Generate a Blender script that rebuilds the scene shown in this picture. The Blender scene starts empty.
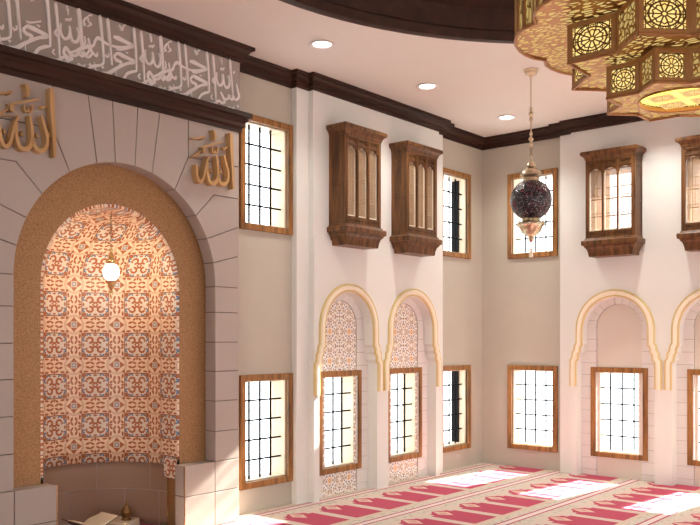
import bpy, bmesh, math, random
from mathutils import Vector, Matrix
from mathutils.geometry import tessellate_polygon
random.seed(7)
PI = math.pi
C = bpy.context.scene.collection
SC = bpy.context.scene

# ------------------------------------------------------------------ node helpers
class NT:
    cur = None
class E:
    """tiny expression wrapper: arithmetic on sockets creates Math nodes"""
    def __init__(s, v): s.v = v
    def __add__(a, b): return m('ADD', a, b)
    def __radd__(a, b): return m('ADD', b, a)
    def __sub__(a, b): return m('SUBTRACT', a, b)
    def __rsub__(a, b): return m('SUBTRACT', b, a)
    def __mul__(a, b): return m('MULTIPLY', a, b)
    def __rmul__(a, b): return m('MULTIPLY', b, a)
    def __truediv__(a, b): return m('DIVIDE', a, b)
    def __neg__(a): return m('MULTIPLY', a, -1.0)
    def __lt__(a, b): return m('LESS_THAN', a, b)
    def __gt__(a, b): return m('GREATER_THAN', a, b)
def m(op, a, b=None, c=None):
    n = NT.cur.nodes.new('ShaderNodeMath'); n.operation = op
    for i, x in enumerate((a, b, c)):
        if x is None: continue
        if isinstance(x, E): NT.cur.links.new(x.v, n.inputs[i])
        else: n.inputs[i].default_value = float(x)
    return E(n.outputs[0])
def ab(a): return m('ABSOLUTE', a)
def mn(a, b): return m('MINIMUM', a, b)
def mx(a, b): return m('MAXIMUM', a, b)
def fr(a): return m('FRACT', a)
def ln(x, y): return m('SQRT', x*x + y*y)
def AND(*a):
    r = a[0]
    for b in a[1:]: r = r*b
    return r
def OR(*a):
    r = a[0]
    for b in a[1:]: r = mx(r, b)
    return r
def circ(x, y, cx, cy, r): return ln(x-cx, y-cy) < r
def ell(x, y, cx, cy, rx, ry, rot=0):
    dx, dy = x-cx, y-cy
    if rot:
        c, s = math.cos(rot), math.sin(rot)
        dx, dy = dx*c + dy*s, dy*c - dx*s
    return ln(dx/rx, dy/ry) < 1.0
def ring(x, y, cx, cy, r, t): return ab(ln(x-cx, y-cy) - r) < t
def dia(x, y, cx, cy, r): return (ab(x-cx) + ab(y-cy)) < r
def newmat(name):
    mt = bpy.data.materials.new(name); mt.use_nodes = True
    NT.cur = mt.node_tree
    b = mt.node_tree.nodes['Principled BSDF']
    return mt, mt.node_tree, b
def mixc(f, a, b):
    n = NT.cur.nodes.new('ShaderNodeMix'); n.data_type = 'RGBA'
    for s, x in ((n.inputs[0], f), (n.inputs[6], a), (n.inputs[7], b)):
        if isinstance(x, E): NT.cur.links.new(x.v, s)
        elif hasattr(x, 'node'): NT.cur.links.new(x, s)
        elif isinstance(x, (int, float)): s.default_value = x
        else: s.default_value = (*x, 1)
    return n.outputs[2]
def coords(kind='pos'):
    nt = NT.cur
    if kind == 'uv':
        o = nt.nodes.new('ShaderNodeTexCoord').outputs['UV']
    elif kind == 'obj':
        o = nt.nodes.new('ShaderNodeTexCoord').outputs['Object']
    else:
        o = nt.nodes.new('ShaderNodeNewGeometry').outputs['Position']
    s = nt.nodes.new('ShaderNodeSeparateXYZ'); nt.links.new(o, s.inputs[0])
    return o, E(s.outputs[0]), E(s.outputs[1]), E(s.outputs[2])
def noise(vec, scale, detail=3, rough=.55, stretch=None):
    nt = NT.cur
    if stretch:
        mp = nt.nodes.new('ShaderNodeMapping'); mp.inputs['Scale'].default_value = stretch
        nt.links.new(vec, mp.inputs[0]); vec = mp.outputs[0]
    n = nt.nodes.new('ShaderNodeTexNoise'); n.inputs['Scale'].default_value = scale
    n.inputs['Detail'].default_value = detail; n.inputs['Roughness'].default_value = rough
    nt.links.new(vec, n.inputs['Vector'])
    return E(n.outputs['Fac'])
def bump(b, h, strength=.2, dist=.01):
    n = NT.cur.nodes.new('ShaderNodeBump'); n.inputs['Strength'].default_value = strength
    n.inputs['Distance'].default_value = dist
    NT.cur.links.new(h.v, n.inputs['Height']); NT.cur.links.new(n.outputs[0], b.inputs['Normal'])
def setc(b, c):
    if isinstance(c, tuple): b.inputs['Base Color'].default_value = (*c, 1)
    else: NT.cur.links.new(c, b.inputs['Base Color'])
def scl(f, a, lo, hi):
    """map 0..1 factor around to colour a*lo .. a*hi"""
    return mixc(f, tuple(x*lo for x in a), tuple(min(1, x*hi) for x in a))

def plaster(name, col, sc=60, amt=.06, bs=.25, rough=.8):
    mt, nt, b = newmat(name)
    v, x, y, z = coords()
    n = noise(v, sc, 4)
    n2 = noise(v, 2.2, 3)
    f = n*.5 + n2*.5
    setc(b, scl(f, col, 1-amt*1.6, 1+amt*1.6)); b.inputs['Roughness'].default_value = rough
    bump(b, n, bs, .004)
    return mt
def wood(name, col, axis='z', lo=.55, hi=1.35, rough=.45, sc=9):
    mt, nt, b = newmat(name)
    v, x, y, z = coords('obj')
    st = {'x': (.12, 1, 1), 'y': (1, .12, 1), 'z': (1, 1, .1)}[axis]
    n = noise(v, sc, 6, .6, st)
    n2 = noise(v, sc*7, 3, .6, st)
    f = m('ADD', (n-.5)*2.2 + .5, (n2-.5)*.6); f.v.node.use_clamp = True
    setc(b, scl(f, col, lo, hi)); b.inputs['Roughness'].default_value = rough; b.inputs['Specular IOR Level'].default_value = .3
    bump(b, n2, .15, .002)
    return mt
def metal(name, col, rough=.3, met=1.0, bs=0, sc=80):
    mt, nt, b = newmat(name)
    setc(b, col); b.inputs['Roughness'].default_value = rough; b.inputs['Metallic'].default_value = met
    if bs:
        v, *_ = coords(); bump(b, noise(v, sc, 2), bs, .004)
    return mt
def flat(name, col, rough=.6, em=None, es=0):
    mt, nt, b = newmat(name)
    setc(b, col); b.inputs['Roughness'].default_value = rough
    if em: b.inputs['Emission Color'].default_value = (*em, 1); b.inputs['Emission Strength'].default_value = es
    return mt

M = {}
M['recess'] = plaster('sand_plaster', (.50, .455, .375), 70, .07)
M['white'] = plaster('pale_plaster', (.765, .755, .705), 60, .02, .08)
M['ceil'] = plaster('ceiling_plaster', (.78, .76, .71), 90, .02, .06)
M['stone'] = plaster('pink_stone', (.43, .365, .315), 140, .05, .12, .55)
M['ringstone'] = plaster('pale_stone', (.76, .72, .68), 80, .03, .1, .6)
M['frieze'] = plaster('frieze_stone', (.36, .305, .265), 140, .06, .15, .6)
M['panelp'] = plaster('beige_panel', (.68, .62, .53), 60, .03)
M['mortar'] = flat('mortar', (.16, .12, .10), .9)
M['joint'] = flat('pale_joint', (.36, .31, .28), .9)
M['lowstone'] = plaster('brown_stone', (.33, .205, .14), 90, .05, .12, .5)
M['dwood'] = wood('dark_walnut', (.036, .014, .007), 'y', .5, 1.5, .55)
M['dwoodx'] = wood('dark_walnut_x', (.036, .014, .007), 'x', .5, 1.5, .55)
M['fwood'] = wood('window_wood', (.27, .125, .038), 'z', .3, 1.8, .42, 16)
M['bwood'] = wood('bay_wood', (.12, .052, .018), 'z', .25, 2.0, .38, 16)
M['lwood'] = wood('light_wood', (.68, .57, .41), 'z', .8, 1.25, .4, 8)
M['latw'] = flat('lattice_wood', (.42, .29, .17), .5)
M['bar'] = flat('black_iron', (.008, .008, .009), .8); M['bar'].node_tree.nodes['Principled BSDF'].inputs['Specular IOR Level'].default_value = .1
M['brass'] = metal('brass', (.62, .54, .38), .28)
M['gold'] = metal('gilt', (.80, .62, .32), .25)
M['giltwood'] = wood('gilded_wood', (.50, .30, .13), 'z', .85, 1.2, .35)
M['letter'] = flat('carved_letter', (.80, .74, .71), .45)
M['cream'] = flat('cream_paint', (.86, .76, .58), .5)
M['bead'] = flat('yellow_bead', (.72, .56, .25), .45)
M['trimwhite'] = flat('white_trim', (.8, .78, .76), .5)
M['paper'] = flat('paper', (.80, .70, .52), .8)
M['darkcloth'] = flat('dark_binding', (.08, .03, .02), .6)
M['creambox'] = plaster('cream_marble', (.72, .66, .50), 40, .05)
M['chainm'] = metal('dark_brass_chain', (.35, .22, .10), .4)
M['crimson'] = flat('crimson_edge', (.5, .05, .10), .8)

def mk_bronze():
    mt, nt, b = newmat('speckled_bronze')
    v, x, y, z = coords()
    n = noise(v, 130, 2); n2 = noise(v, 5, 2)
    f = m('MULTIPLY_ADD', n-.5, 3.0, .5); f.v.node.use_clamp = True
    setc(b, mixc(f, (.23, .115, .045), (.46, .25, .105)))
    b.inputs['Roughness'].default_value = .42; b.inputs['Metallic'].default_value = .35
    bump(b, n, .5, .006)
    return mt
M['bronze'] = mk_bronze()

def mk_glass():
    mt = bpy.data.materials.new('window_glass'); mt.use_nodes = True; nt = mt.node_tree
    nt.nodes.clear()
    o = nt.nodes.new('ShaderNodeOutputMaterial'); mi = nt.nodes.new('ShaderNodeMixShader')
    t = nt.nodes.new('ShaderNodeBsdfTransparent'); g = nt.nodes.new('ShaderNodeBsdfGlossy')
    g.inputs['Roughness'].default_value = .05
    mi.inputs[0].default_value = .05
    nt.links.new(t.outputs[0], mi.inputs[1]); nt.links.new(g.outputs[0], mi.inputs[2]); nt.links.new(mi.outputs[0], o.inputs[0])
    return mt
M['glass'] = mk_glass()

def mk_tiles():
    """niche tiles: scroll medallions, red leaves and blue commas on peach"""
    mt, nt, b = newmat('painted_niche_tiles')
    v, u, w, _ = coords('uv')
    p = fr((u-4.3-.357)/.44 + .5); q = fr((w-4.3-1.01)/.41 + .5)
    a = ab(p-.5); d = ab(q-.5)            # 0 at medallion centre
    c = .5 - a; e = .5 - d                # 0 at the corner node
    inside = AND(a < .31, d < .29)
    scroll = OR(AND(ring(a, d, .125, .115, .066, .026), OR(a < .14, d > .13)), AND(a > .0, a < .10, ab(d-.045-a*.35) < .022))
    hook = ell(a, d, .205, .10, .036, .022, .8)
    core = AND(dia(a, d, 0, 0, .080), (a+d) > .036)
    redin = OR(scroll, hook, core, circ(a, d, .262, .245, .050), ell(a, d, .0, .245, .045, .022), ell(a, d, .272, .0, .020, .045))
    blue = OR(AND(ring(a, d, .155, .235, .038, .019), d > .225), AND(ring(a, d, .250, .140, .038, .019), a > .24))
    border = OR(AND(ab(a-.31) < .013, d < .30), AND(ab(d-.29) < .013, a < .32))
    # outside: nodes and leaves
    sq = AND(mx(c, e) < .060, mx(c, e) > .020)
    tri1 = OR(AND(ab(c-.13) < .055, e < (.19-c)*.75), AND(ab(e-.13) < .055, c < (.19-e)*.75))
    leafA = OR(ell(a, e, .07, .050, .058, .024, .5), ell(a, e, .07, .14, .048, .026, -.7), ell(a, e, .17, .055, .058, .028, -.35), ell(a, e, .22, .160, .060, .026, .1), ell(a, e, .0, .16, .024, .045))
    leafB = OR(ell(d, c, .07, .050, .058, .024, .5), ell(d, c, .07, .13, .048, .026, -.7), ell(d, c, .17, .055, .058, .028, -.35), ell(d, c, .22, .140, .060, .026, .1), ell(d, c, .0, .14, .024, .040))
    dot = circ(c, e, .165, .165, .036)
    arc = AND(ring(c, e, 0, 0, .205, .009), a > .1)
    arc2 = ring(c, e, 0, 0, .235, .007)
    out = m('SUBTRACT', 1.0, inside)
    redout = AND(out, OR(tri1, leafA, leafB, dot))
    lines = AND(out, OR(arc, arc2))
    nv = noise(v, 14, 3)
    base = mixc(inside, (.90, .69, .49), (.80, .71, .59))
    col = mixc(lines, base, (.62, .36, .20))
    col = mixc(OR(AND(inside, redin), redout), col, (.44, .13, .035))
    col = mixc(AND(inside, blue), col, (.15, .20, .28))
    col = mixc(AND(out, sq), col, (.36, .36, .36))
    col = mixc(border, col, (.33, .12, .05))
    setc(b, col); b.inputs['Roughness'].default_value = .35
    return mt
M['tiles'] = mk_tiles()

def mk_tiles2():
    """blind arch tiles: orange rosettes, dark dots, ochre leaves on white"""
    mt, nt, b = newmat('painted_arch_tiles')
    v, u, w, _ = coords('uv')
    P = .36
    p = fr(u/P); q = fr(w/P)
    a = ab(p-.5); d = ab(q-.5); c = .5-a; e = .5-d
    star = OR(dia(a, d, 0, 0, .095), AND(a < .065, d < .065))
    hole = OR(circ(a, d, 0, 0, .025), circ(a, d, .07, .07, .018))
    petal = OR(ell(a, d, .125, .05, .030, .018, .4), ell(a, d, .05, .125, .018, .030, -.4))
    dots = OR(circ(a, d, .17, .0, .032), circ(a, d, .0, .17, .032), circ(a, d, .15, .15, .034), circ(a, d, .23, .09, .026), circ(a, d, .09, .23, .026), circ(a, d, .28, .20, .028), circ(a, d, .20, .28, .028),
              circ(c, e, .12, .0, .032), circ(c, e, .0, .12, .032), circ(c, e, .12, .12, .026), circ(c, e, .05, .21, .024), circ(c, e, .21, .05, .024), circ(a, d, .33, .0, .026), circ(a, d, .0, .33, .026))
    ochre = OR(ell(a, d, .34, .07, .05, .028, .6), ell(a, d, .07, .34, .028, .05, .6), ell(a, d, .31, .31, .05, .026, .78), dia(c, e, .0, .0, .065), ring(a, d, 0, 0, .40, .013), ell(c, e, .20, .02, .045, .02), ell(c, e, .02, .20, .02, .045), ell(a, d, .26, .03, .04, .02), ell(a, d, .03, .26, .02, .04), ell(c, e, .0, .33, .045, .03), ell(c, e, .33, .0, .03, .045), ell(c, e, .06, .42, .02, .045), ell(c, e, .42, .06, .045, .02), ell(c, e, .08, .27, .03, .02, .7), ell(c, e, .27, .08, .02, .03, -.7))
    col = mixc(ochre, (.88, .84, .78), (.50, .33, .19))
    col = mixc(petal, col, (.66, .34, .10))
    col = mixc(star, col, (.74, .42, .14))
    col = mixc(hole, col, (.84, .78, .70))
    col = mixc(dots, col, (.17, .13, .18))
    setc(b, col); b.inputs['Roughness'].default_value = .3
    return mt
M['tiles2'] = mk_tiles2()

def mk_carpet():
    mt, nt, b = newmat('prayer_carpet_pile')
    v, x, y, z = coords()
    PX, PY = 1.105, .558
    t = fr((x + 6.615)/PX)*PX              # distance past a row line
    s = ab(fr((y - 8.73 + .5*PY)/PY)*PY - PY*.5)   # distance from niche axis
    # prayer niche outline: half width as a function of t
    k1 = AND(t > .40, t < .94, s < .222)
    k2 = AND(t > .33, t < .41, s < .160)
    k3 = AND(t > .26, t < .34, s < (t-.245)*1.35)
    red = OR(k1, k2, k3)
    dm = (ab(t-.40)*.62 + s) < .085
    dm2 = (ab(t-.40)*.62 + s) < .045
    red = AND(red, m('SUBTRACT', 1.0, AND(dm, m('SUBTRACT', 1.0, dm2*.0))))
    base_band = AND(t > .94, t < 1.0, s < .27)
    # row stripe
    r1 = ab(t-.012) < .012; r2 = ab(t-.105) < .012; mid = AND(t > .024, t < .093)
    nz = noise(v, 26, 2); nz2 = noise(v, 420, 2)
    vor = nt.nodes.new('ShaderNodeTexVoronoi'); vor.inputs['Scale'].default_value = 17; nt.links.new(v, vor.inputs['Vector'])
    fl = E(vor.outputs['Distance']) < .34
    beige = mixc(fl, (.58, .52, .43), (.38, .38, .28))
    beige = mixc(AND(nz > .56, nz < .60), beige, (.62, .34, .28))
    side = AND(t > .24, t < 1.0)
    col = mixc(side, beige, (.60, .48, .40))
    col = mixc(base_band, col, (.60, .47, .36))
    col = mixc(red, col, (.44, .05, .095))
    col = mixc(AND(dm, m('SUBTRACT', 1.0, m('LESS_THAN', t, .27))), col, (.66, .46, .36))
    col = mixc(dm2, col, (.56, .30, .24))
    col = mixc(mid, col, (.70, .58, .54))
    col = mixc(OR(r1, r2), col, (.40, .04, .09))
    f = m('ADD', nz2*.5, .75)
    nm = nt.nodes.new('ShaderNodeVectorMath'); nm.operation = 'SCALE'
    nt.links.new(col, nm.inputs[0]); nt.links.new(f.v, nm.inputs['Scale'])
    setc(b, nm.outputs[0]); b.inputs['Roughness'].default_value = .95
    bump(b, nz2, .4, .004)
    return mt
M['carpet'] = mk_carpet()

def rosette(u, w):
    """1 where the lattice metal is, 0 in the openings; u,w in 0..1"""
    x = u-.5; y = w-.5
    r = ln(x, y)
    th = m('ARCTAN2', y, x)
    k = fr(th/(2*PI/10) + .5) - .5
    ax = ab(k)*(2*PI/10)
    spoke = AND(m('MULTIPLY', m('SINE', ax), r) < .017, r > .04, r < .30)
    th2 = ab(fr(th/(2*PI/10)) - .5)*(2*PI/10)
    chord = ab(m('MULTIPLY', m('COSINE', th2), r) - .19 - ab(k)*.10) < .018
    rg = OR(ab(r-.30) < .020, ab(r-.40) < .018, ab(r-.055) < .016)
    a = ab(x); d = ab(y)
    g = OR(ab(fr(a*7.0)-.5) < .075, ab(fr(d*7.0)-.5) < .075, ab(fr((a+d)*5.0)-.5) < .06, ab(fr((a-d)*5.0)-.5) < .06)
    outer = AND(r > .30, g)
    inring = AND(r > .30, r < .40, ab(k) < .07)
    return OR(spoke, chord, rg, outer, inring)
def mk_lattice(name, kind, est, met=(.28, .14, .055)):
    mt, nt, b = newmat(name)
    v, u, w, _ = coords('uv')
    if kind == 'star':
        f = rosette(u, w)
    else:
        vor = nt.nodes.new('ShaderNodeTexVoronoi'); vor.feature = 'DISTANCE_TO_EDGE'; vor.inputs['Scale'].default_value = 1.0
        mp = nt.nodes.new('ShaderNodeMapping'); mp.inputs['Scale'].default_value = (17, 30, 1) if kind == 'under' else (7, 7, 1)
        nt.links.new(v, mp.inputs[0]); nt.links.new(mp.outputs[0], vor.inputs['Vector'])
        f = E(vor.outputs['Distance']) < (.16 if kind == 'under' else .10)
        nn = noise(v, 6 if kind == 'under' else 4, 1)
        if kind == 'under': f = OR(f, nn < .34)
    b.inputs['Metallic'].default_value = .85; b.inputs['Roughness'].default_value = .38
    setc(b, met)
    em = nt.nodes.new('ShaderNodeEmission'); em.inputs['Strength'].default_value = est
    nz = noise(v, 5, 2)
    nt.links.new(mixc(nz, (1.0, .55, .09), (1.0, .84, .38)), em.inputs['Color'])
    ms = nt.nodes.new('ShaderNodeMixShader'); nt.links.new(f.v, ms.inputs[0])
    nt.links.new(em.outputs[0], ms.inputs[1]); nt.links.new(b.outputs[0], ms.inputs[2])
    nt.links.new(ms.outputs[0], nt.nodes['Material Output'].inputs[0])
    return mt
M['lat_star'] = mk_lattice('star_lattice', 'star', 1.05, (.16, .085, .03))
M['lat_side'] = mk_lattice('gold_lattice', 'side', .45, (.40, .21, .07))
M['lat_under'] = mk_lattice('underside_lattice', 'under', .6, (.46, .25, .085))
M['lat_disc'] = mk_lattice('disc_lattice', 'star', 1.2, (.5, .33, .12))
M['cframe'] = metal('copper_frame', (.40, .21, .085), .42, .75, .15, 90)
M['diffuser'] = flat('glow_diffuser', (.9, .8, .4), .5, (1.0, .78, .14), 1.1)

def mk_mosaic():
    mt, nt, b = newmat('mosaic_glass')
    v, x, y, z = coords('obj')
    vor = nt.nodes.new('ShaderNodeTexVoronoi'); vor.inputs['Scale'].default_value = 58; nt.links.new(v, vor.inputs['Vector'])
    d = E(vor.outputs['Distance'])
    n = noise(v, 11, 4, .7, (1, 1, .5))
    col = mixc(n > .56, (.012, .008, .014), (.10, .018, .03))
    col = mixc(AND(d < .22, n < .56), col, (.50, .46, .46))
    col = mixc(AND(d < .3, n > .62), col, (.30, .10, .22))
    setc(b, col); b.inputs['Roughness'].default_value = .18
    bump(b, d, .5, .01)
    return mt
M['mosaic'] = mk_mosaic()
def mk_globe():
    mt, nt, b = newmat('lit_painted_globe')
    v, x, y, z = coords('obj')
    n = noise(v, 26, 3)
    f = AND(n > .47, n < .53)
    em = nt.nodes.new('ShaderNodeEmission')
    nt.links.new(mixc(f, (1, .88, .68), (.10, .16, .9)), em.inputs['Color'])
    st = m('SUBTRACT', 1.0, f)*55.0 + .6
    nt.links.new(st.v, em.inputs['Strength'])
    nt.links.new(em.outputs[0], nt.nodes['Material Output'].inputs[0])
    return mt
M['globe'] = mk_globe()

# ------------------------------------------------------------------ mesh helpers
class MB:
    def __init__(s, sharp=True): s.bm = bmesh.new(); s.uv = s.bm.loops.layers.uv.new('UVMap')
    def poly(s, pts, uvs=None, mi=0):
        vs = [s.bm.verts.new(p) for p in pts]
        try: f = s.bm.faces.new(vs)
        except ValueError: return None
        f.material_index = mi
        if uvs:
            for l, q in zip(f.loops, uvs): l[s.uv].uv = q
        return f
    def box(s, x0, x1, y0, y1, z0, z1, mat=None, mi=0):
        v = [s.bm.verts.new(p) for p in ((x0,y0,z0),(x1,y0,z0),(x1,y1,z0),(x0,y1,z0),(x0,y0,z1),(x1,y0,z1),(x1,y1,z1),(x0,y1,z1))]
        if mat:
            for q in v: q.co = mat @ q.co
        for f in ((0,3,2,1),(4,5,6,7),(0,1,5,4),(1,2,6,5),(2,3,7,6),(3,0,4,7)):
            s.bm.faces.new([v[i] for i in f]).material_index = mi
    def slab(s, outer, holes, w0, w1, P, mi=0, uv=False):
        """extruded polygon in (u,z) from depth w0 to w1, P maps (u,w,z)"""
        loops = [outer] + list(holes)
        flatp = [p for l in loops for p in l]
        tris = tessellate_polygon([[Vector((p[0], p[1], 0)) for p in l] for l in loops])
        fv = [s.bm.verts.new(P(p[0], w1, p[1])) for p in flatp]
        bv = [s.bm.verts.new(P(p[0], w0, p[1])) for p in flatp]
        for t in tris:
            a = [flatp[i] for i in t]
            ar = (a[1][0]-a[0][0])*(a[2][1]-a[0][1]) - (a[2][0]-a[0][0])*(a[1][1]-a[0][1])
            if abs(ar) < 1e-9: continue
            t2 = t if ar > 0 else (t[0], t[2], t[1])
            for vs, tt in ((fv, t2), (bv, t2[::-1])):
                try: f = s.bm.faces.new([vs[i] for i in tt])
                except ValueError: continue
                f.material_index = mi
                if uv:
                    for l, i in zip(f.loops, tt): l[s.uv].uv = flatp[i]
        k = 0
        for li, l in enumerate(loops):
            n = len(l)
            area = sum(l[i][0]*l[(i+1) % n][1] - l[(i+1) % n][0]*l[i][1] for i in range(n))
            fl = (area > 0) == (li == 0)
            for i in range(n):
                a, b = k+i, k+(i+1) % n
                q = [fv[a], bv[a], bv[b], fv[b]] if fl else [fv[a], fv[b], bv[b], bv[a]]
                s.bm.faces.new(q).material_index = mi
            k += n
    def tube(s, pts, r, n=8, close=False, cap=True):
        pts = [Vector(p) for p in pts]; rs = r if isinstance(r, (list, tuple)) else [r]*len(pts)
        rings = []; N = len(pts)
        for i, p in enumerate(pts):
            if close: t = pts[(i+1) % N] - pts[i-1]
            else: t = pts[min(i+1, N-1)] - pts[max(i-1, 0)]
            t.normalize()
            up = Vector((0, 0, 1)) if abs(t.z) < .9 else Vector((1, 0, 0))
            a = t.cross(up).normalized(); b = a.cross(t)
            rings.append([s.bm.verts.new(p + (a*math.cos(2*PI*k/n) + b*math.sin(2*PI*k/n))*rs[i]) for k in range(n)])
        for i in range(N if close else N-1):
            A, B = rings[i], rings[(i+1) % N]
            for k in range(n): s.bm.faces.new((A[k], A[(k+1) % n], B[(k+1) % n], B[k]))
        if not close and cap:
            s.bm.faces.new(rings[0]); s.bm.faces.new(rings[-1][::-1])
    def lathe(s, prof, n=24, c=(0, 0), mi=0, close=False):
        rings = []
        for r, z in prof:
            if r < 1e-5: rings.append([s.bm.verts.new((c[0], c[1], z))])
            else: rings.append([s.bm.verts.new((c[0]+r*math.cos(2*PI*k/n), c[1]+r*math.sin(2*PI*k/n), z)) for k in range(n)])
        R = range(len(rings)) if close else range(len(rings)-1)
        for i in R:
            A, B = rings[i], rings[(i+1) % len(rings)]
            for k in range(n):
                k2 = (k+1) % n
                if len(A) == 1 and len(B) == 1: continue
                if len(A) == 1: f = (A[0], B[k2], B[k])
                elif len(B) == 1: f = (A[k], A[k2], B[0])
                else: f = (A[k], A[k2], B[k2], B[k])
                s.bm.faces.new(f).material_index = mi
    def loft_rect(s, levels):
        """levels: (z, half width, depth) - rectangles against the wall (y from 0 to -depth)"""
        rings = [[s.bm.verts.new(p) for p in ((-h, 0, z), (h, 0, z), (h, -d, z), (-h, -d, z))] for z, h, d in levels]
        for A, B in zip(rings, rings[1:]):
            for k in range(4): s.bm.faces.new((A[k], A[(k+1) % 4], B[(k+1) % 4], B[k]))
        s.bm.faces.new(rings[0]); s.bm.faces.new(rings[-1])
    def build(s, name, mats, parent=None, loc=None, smooth=False, bevel=0, recalc=True):
        if recalc: bmesh.ops.recalc_face_normals(s.bm, faces=s.bm.faces)
        if loc is not None: bmesh.ops.translate(s.bm, verts=s.bm.verts, vec=-Vector(loc))
        me = bpy.data.meshes.new(name); s.bm.to_mesh(me); s.bm.free()
        if not isinstance(mats, (list, tuple)): mats = [mats]
        for x in mats: me.materials.append(x)
        o = bpy.data.objects.new(name, me); C.objects.link(o)
        if loc is not None and parent is None: o.location = loc
        if parent: o.parent = parent
        if smooth:
            for p in me.polygons: p.use_smooth = True
            try: me.set_sharp_from_angle(angle=math.radians(40))
            except Exception: pass
        if bevel:
            bv = o.modifiers.new('bevel', 'BEVEL'); bv.width = bevel; bv.segments = 2; bv.limit_method = 'ANGLE'; bv.angle_limit = math.radians(40)
        return o
def tag(o, label=None, cat=None, group=None, kind=None):
    for k, v in (('label', label), ('category', cat), ('group', group), ('kind', kind)):
        if v: o[k] = v
    return o
def empty(name, loc=(0, 0, 0), rz=0):
    o = bpy.data.objects.new(name, None); C.objects.link(o); o.location = loc; o.rotation_euler = (0, 0, rz)
    o.empty_display_size = .2
    return o
def copy_tree(o, parent=None):
    c = o.copy(); C.objects.link(c)
    if parent: c.parent = parent
    for ch in [x for x in bpy.data.objects if x.parent == o]: copy_tree(ch, c)
    return c
ID = lambda u, w, z: (u, -w, z)          # local frame of wall things: x along the wall, -y into the room

# ------------------------------------------------------------------ place constants
XL, YB, H = -6.733, 11.09, 4.92
TM, TML, T1 = .153, .170, .083           # projections of panel, panel base, side pilaster
XMI = -6.52                              # prayer niche front
X1W, Y0W = 5.2, -4.2                     # right wall, front wall
LP = lambda u, w, z: (XL + w, u, z)
BP = lambda u, w, z: (u, YB - w, z)
def wloc(wall, u, z, w=0): return (LP if wall == 'L' else BP)(u, w, z)
RZ = {'L': PI/2, 'B': 0}
def rect(u0, u1, z0, z1): return [(u0, z0), (u1, z0), (u1, z1), (u0, z1)]
WZ0, WZ1 = .335, 1.43                    # glazed opening of low windows
UZ0, UZ1 = 3.145, 4.26
HW = .33
LW = [6.523, 10.33]; LA = [7.76, 9.07]; LPC = 8.415
BW = [-5.88, -1.96]; BA = [-4.575, -3.265]; BPC = -3.92
BL = {'L': [7.745, 8.955], 'B': [-4.54, -3.275]}
BX = [-.655, .655, 1.96, 3.3]            # further unseen windows along the same wall, added for sun bounce

# ------------------------------------------------------------------ setting
b = MB(); b.box(-7.3, X1W+.3, Y0W-.3, 11.5, -.2, -.012); fl = b.build('floor', M['mortar']); fl['kind'] = 'structure'
cp = [(X1W, Y0W), (X1W, YB), (XL, YB), (XL, 5.93), (XMI-.16, 5.93), (XMI-.16, 4.54+.745)]
cp += [(XMI-.36-.745*math.sin(PI*k/16), 4.54+.745*math.cos(PI*k/16)) for k in range(17)] + [(XMI-.16, 4.54-.745), (XMI-.16, 3.15), (XL, 3.15), (XL, Y0W)]
b = MB(); b.slab(cp, [], -.011, 0, lambda u, w, z: (u, z, w))
carpet = b.build('prayer_carpet', M['carpet'])
tag(carpet, 'red and beige wall-to-wall carpet with rows of woven prayer niches', 'carpet')

DC = (-1.71, 5.10); DR = 3.53
circ_pts = [(DC[0]+DR*math.cos(2*PI*k/96), DC[1]+DR*math.sin(2*PI*k/96)) for k in range(96)]
b = MB()
b.slab([(-7.3, Y0W-.3), (X1W+.3, Y0W-.3), (X1W+.3, 11.5), (-7.3, 11.5)], [circ_pts], H, H+.15, lambda u, w, z: (u, z, w))
ce = b.build('ceiling', M['ceil']); ce['kind'] = 'structure'
b = MB(); b.lathe([(DR+.10, H-.004), (DR+.0, H-.03), (DR-.05, H-.03), (DR-.05, H+.06), (DR-.02, H+.09), (DR-.02, H+.30), (DR-.12, H+.36), (DR-.12, H+.46), (DR-.2, H+.5), (DR-.2, H+.62), (DR+.1, H+.62)], 96, DC, close=True)
o = b.build('trim_1', M['dwoodx'], smooth=True); o['kind'] = 'structure'
b = MB(); b.lathe([(0, H+.62), (DR+.1, H+.62), (DR+.1, H+.75), (0, H+.75)], 96, DC)
o = b.build('ceiling_recess', M['ceil']); o['kind'] = 'structure'

# left wall (recessed plane) with window openings; the prayer niche fills 3.15..5.93
def wopen(c): return [rect(c-HW, c+HW, WZ0, WZ1), rect(c-HW, c+HW, UZ0, UZ1)]
def bopen(c, w):
    q = BL[w][0 if c in (LA[0], BA[0]) else 1]
    return [rect(c-HW, c+HW, WZ0, WZ1), rect(q-.29, q+.29, 3.30, 4.19)]
b = MB()
b.slab(rect(Y0W-.3, 3.15, -.1, H), [], -.25, 0, LP)
o = b.build('wall_left', M['recess']); o['kind'] = 'structure'
b = MB()
hs = [h for c in LW for h in wopen(c)] + [h for c in LA for h in bopen(c, 'L')]
b.slab(rect(5.93, 11.34, -.1, H), hs, -.25, 0, LP)
o = b.build('wall_left', M['recess']); o['kind'] = 'structure'; wall_left = o
b = MB()
hs = [h for c in BW for h in wopen(c)] + [h for c in BA for h in bopen(c, 'B')] + [h for c in BX for h in wopen(c)]
b.slab(rect(XL-.25, X1W+.3, -.1, H), hs, -.25, 0, BP)
o = b.build('wall_back', M['recess']); o['kind'] = 'structure'; wall_back = o
b = MB()
b.slab(rect(Y0W-.3, YB+.25, -.1, H), [rect(c-.75, c+.75, .4, 3.6) for c in (5.9, 7.9, 9.9)], 0, .25, lambda u, w, z: (X1W + w, u, z))
o = b.build('wall_right', M['white']); o['kind'] = 'structure'
b = MB()
b.slab(rect(-7.3, X1W+.3, -.1, H), [rect(c-.9, c+.9, .3, 4.2) for c in (-.8, 1.2, 3.2)], -.25, 0, lambda u, w, z: (u, Y0W + w, z))  # unseen openings added to let fill daylight reach the back wall
o = b.build('wall_front', M['white']); o['kind'] = 'structure'

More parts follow.
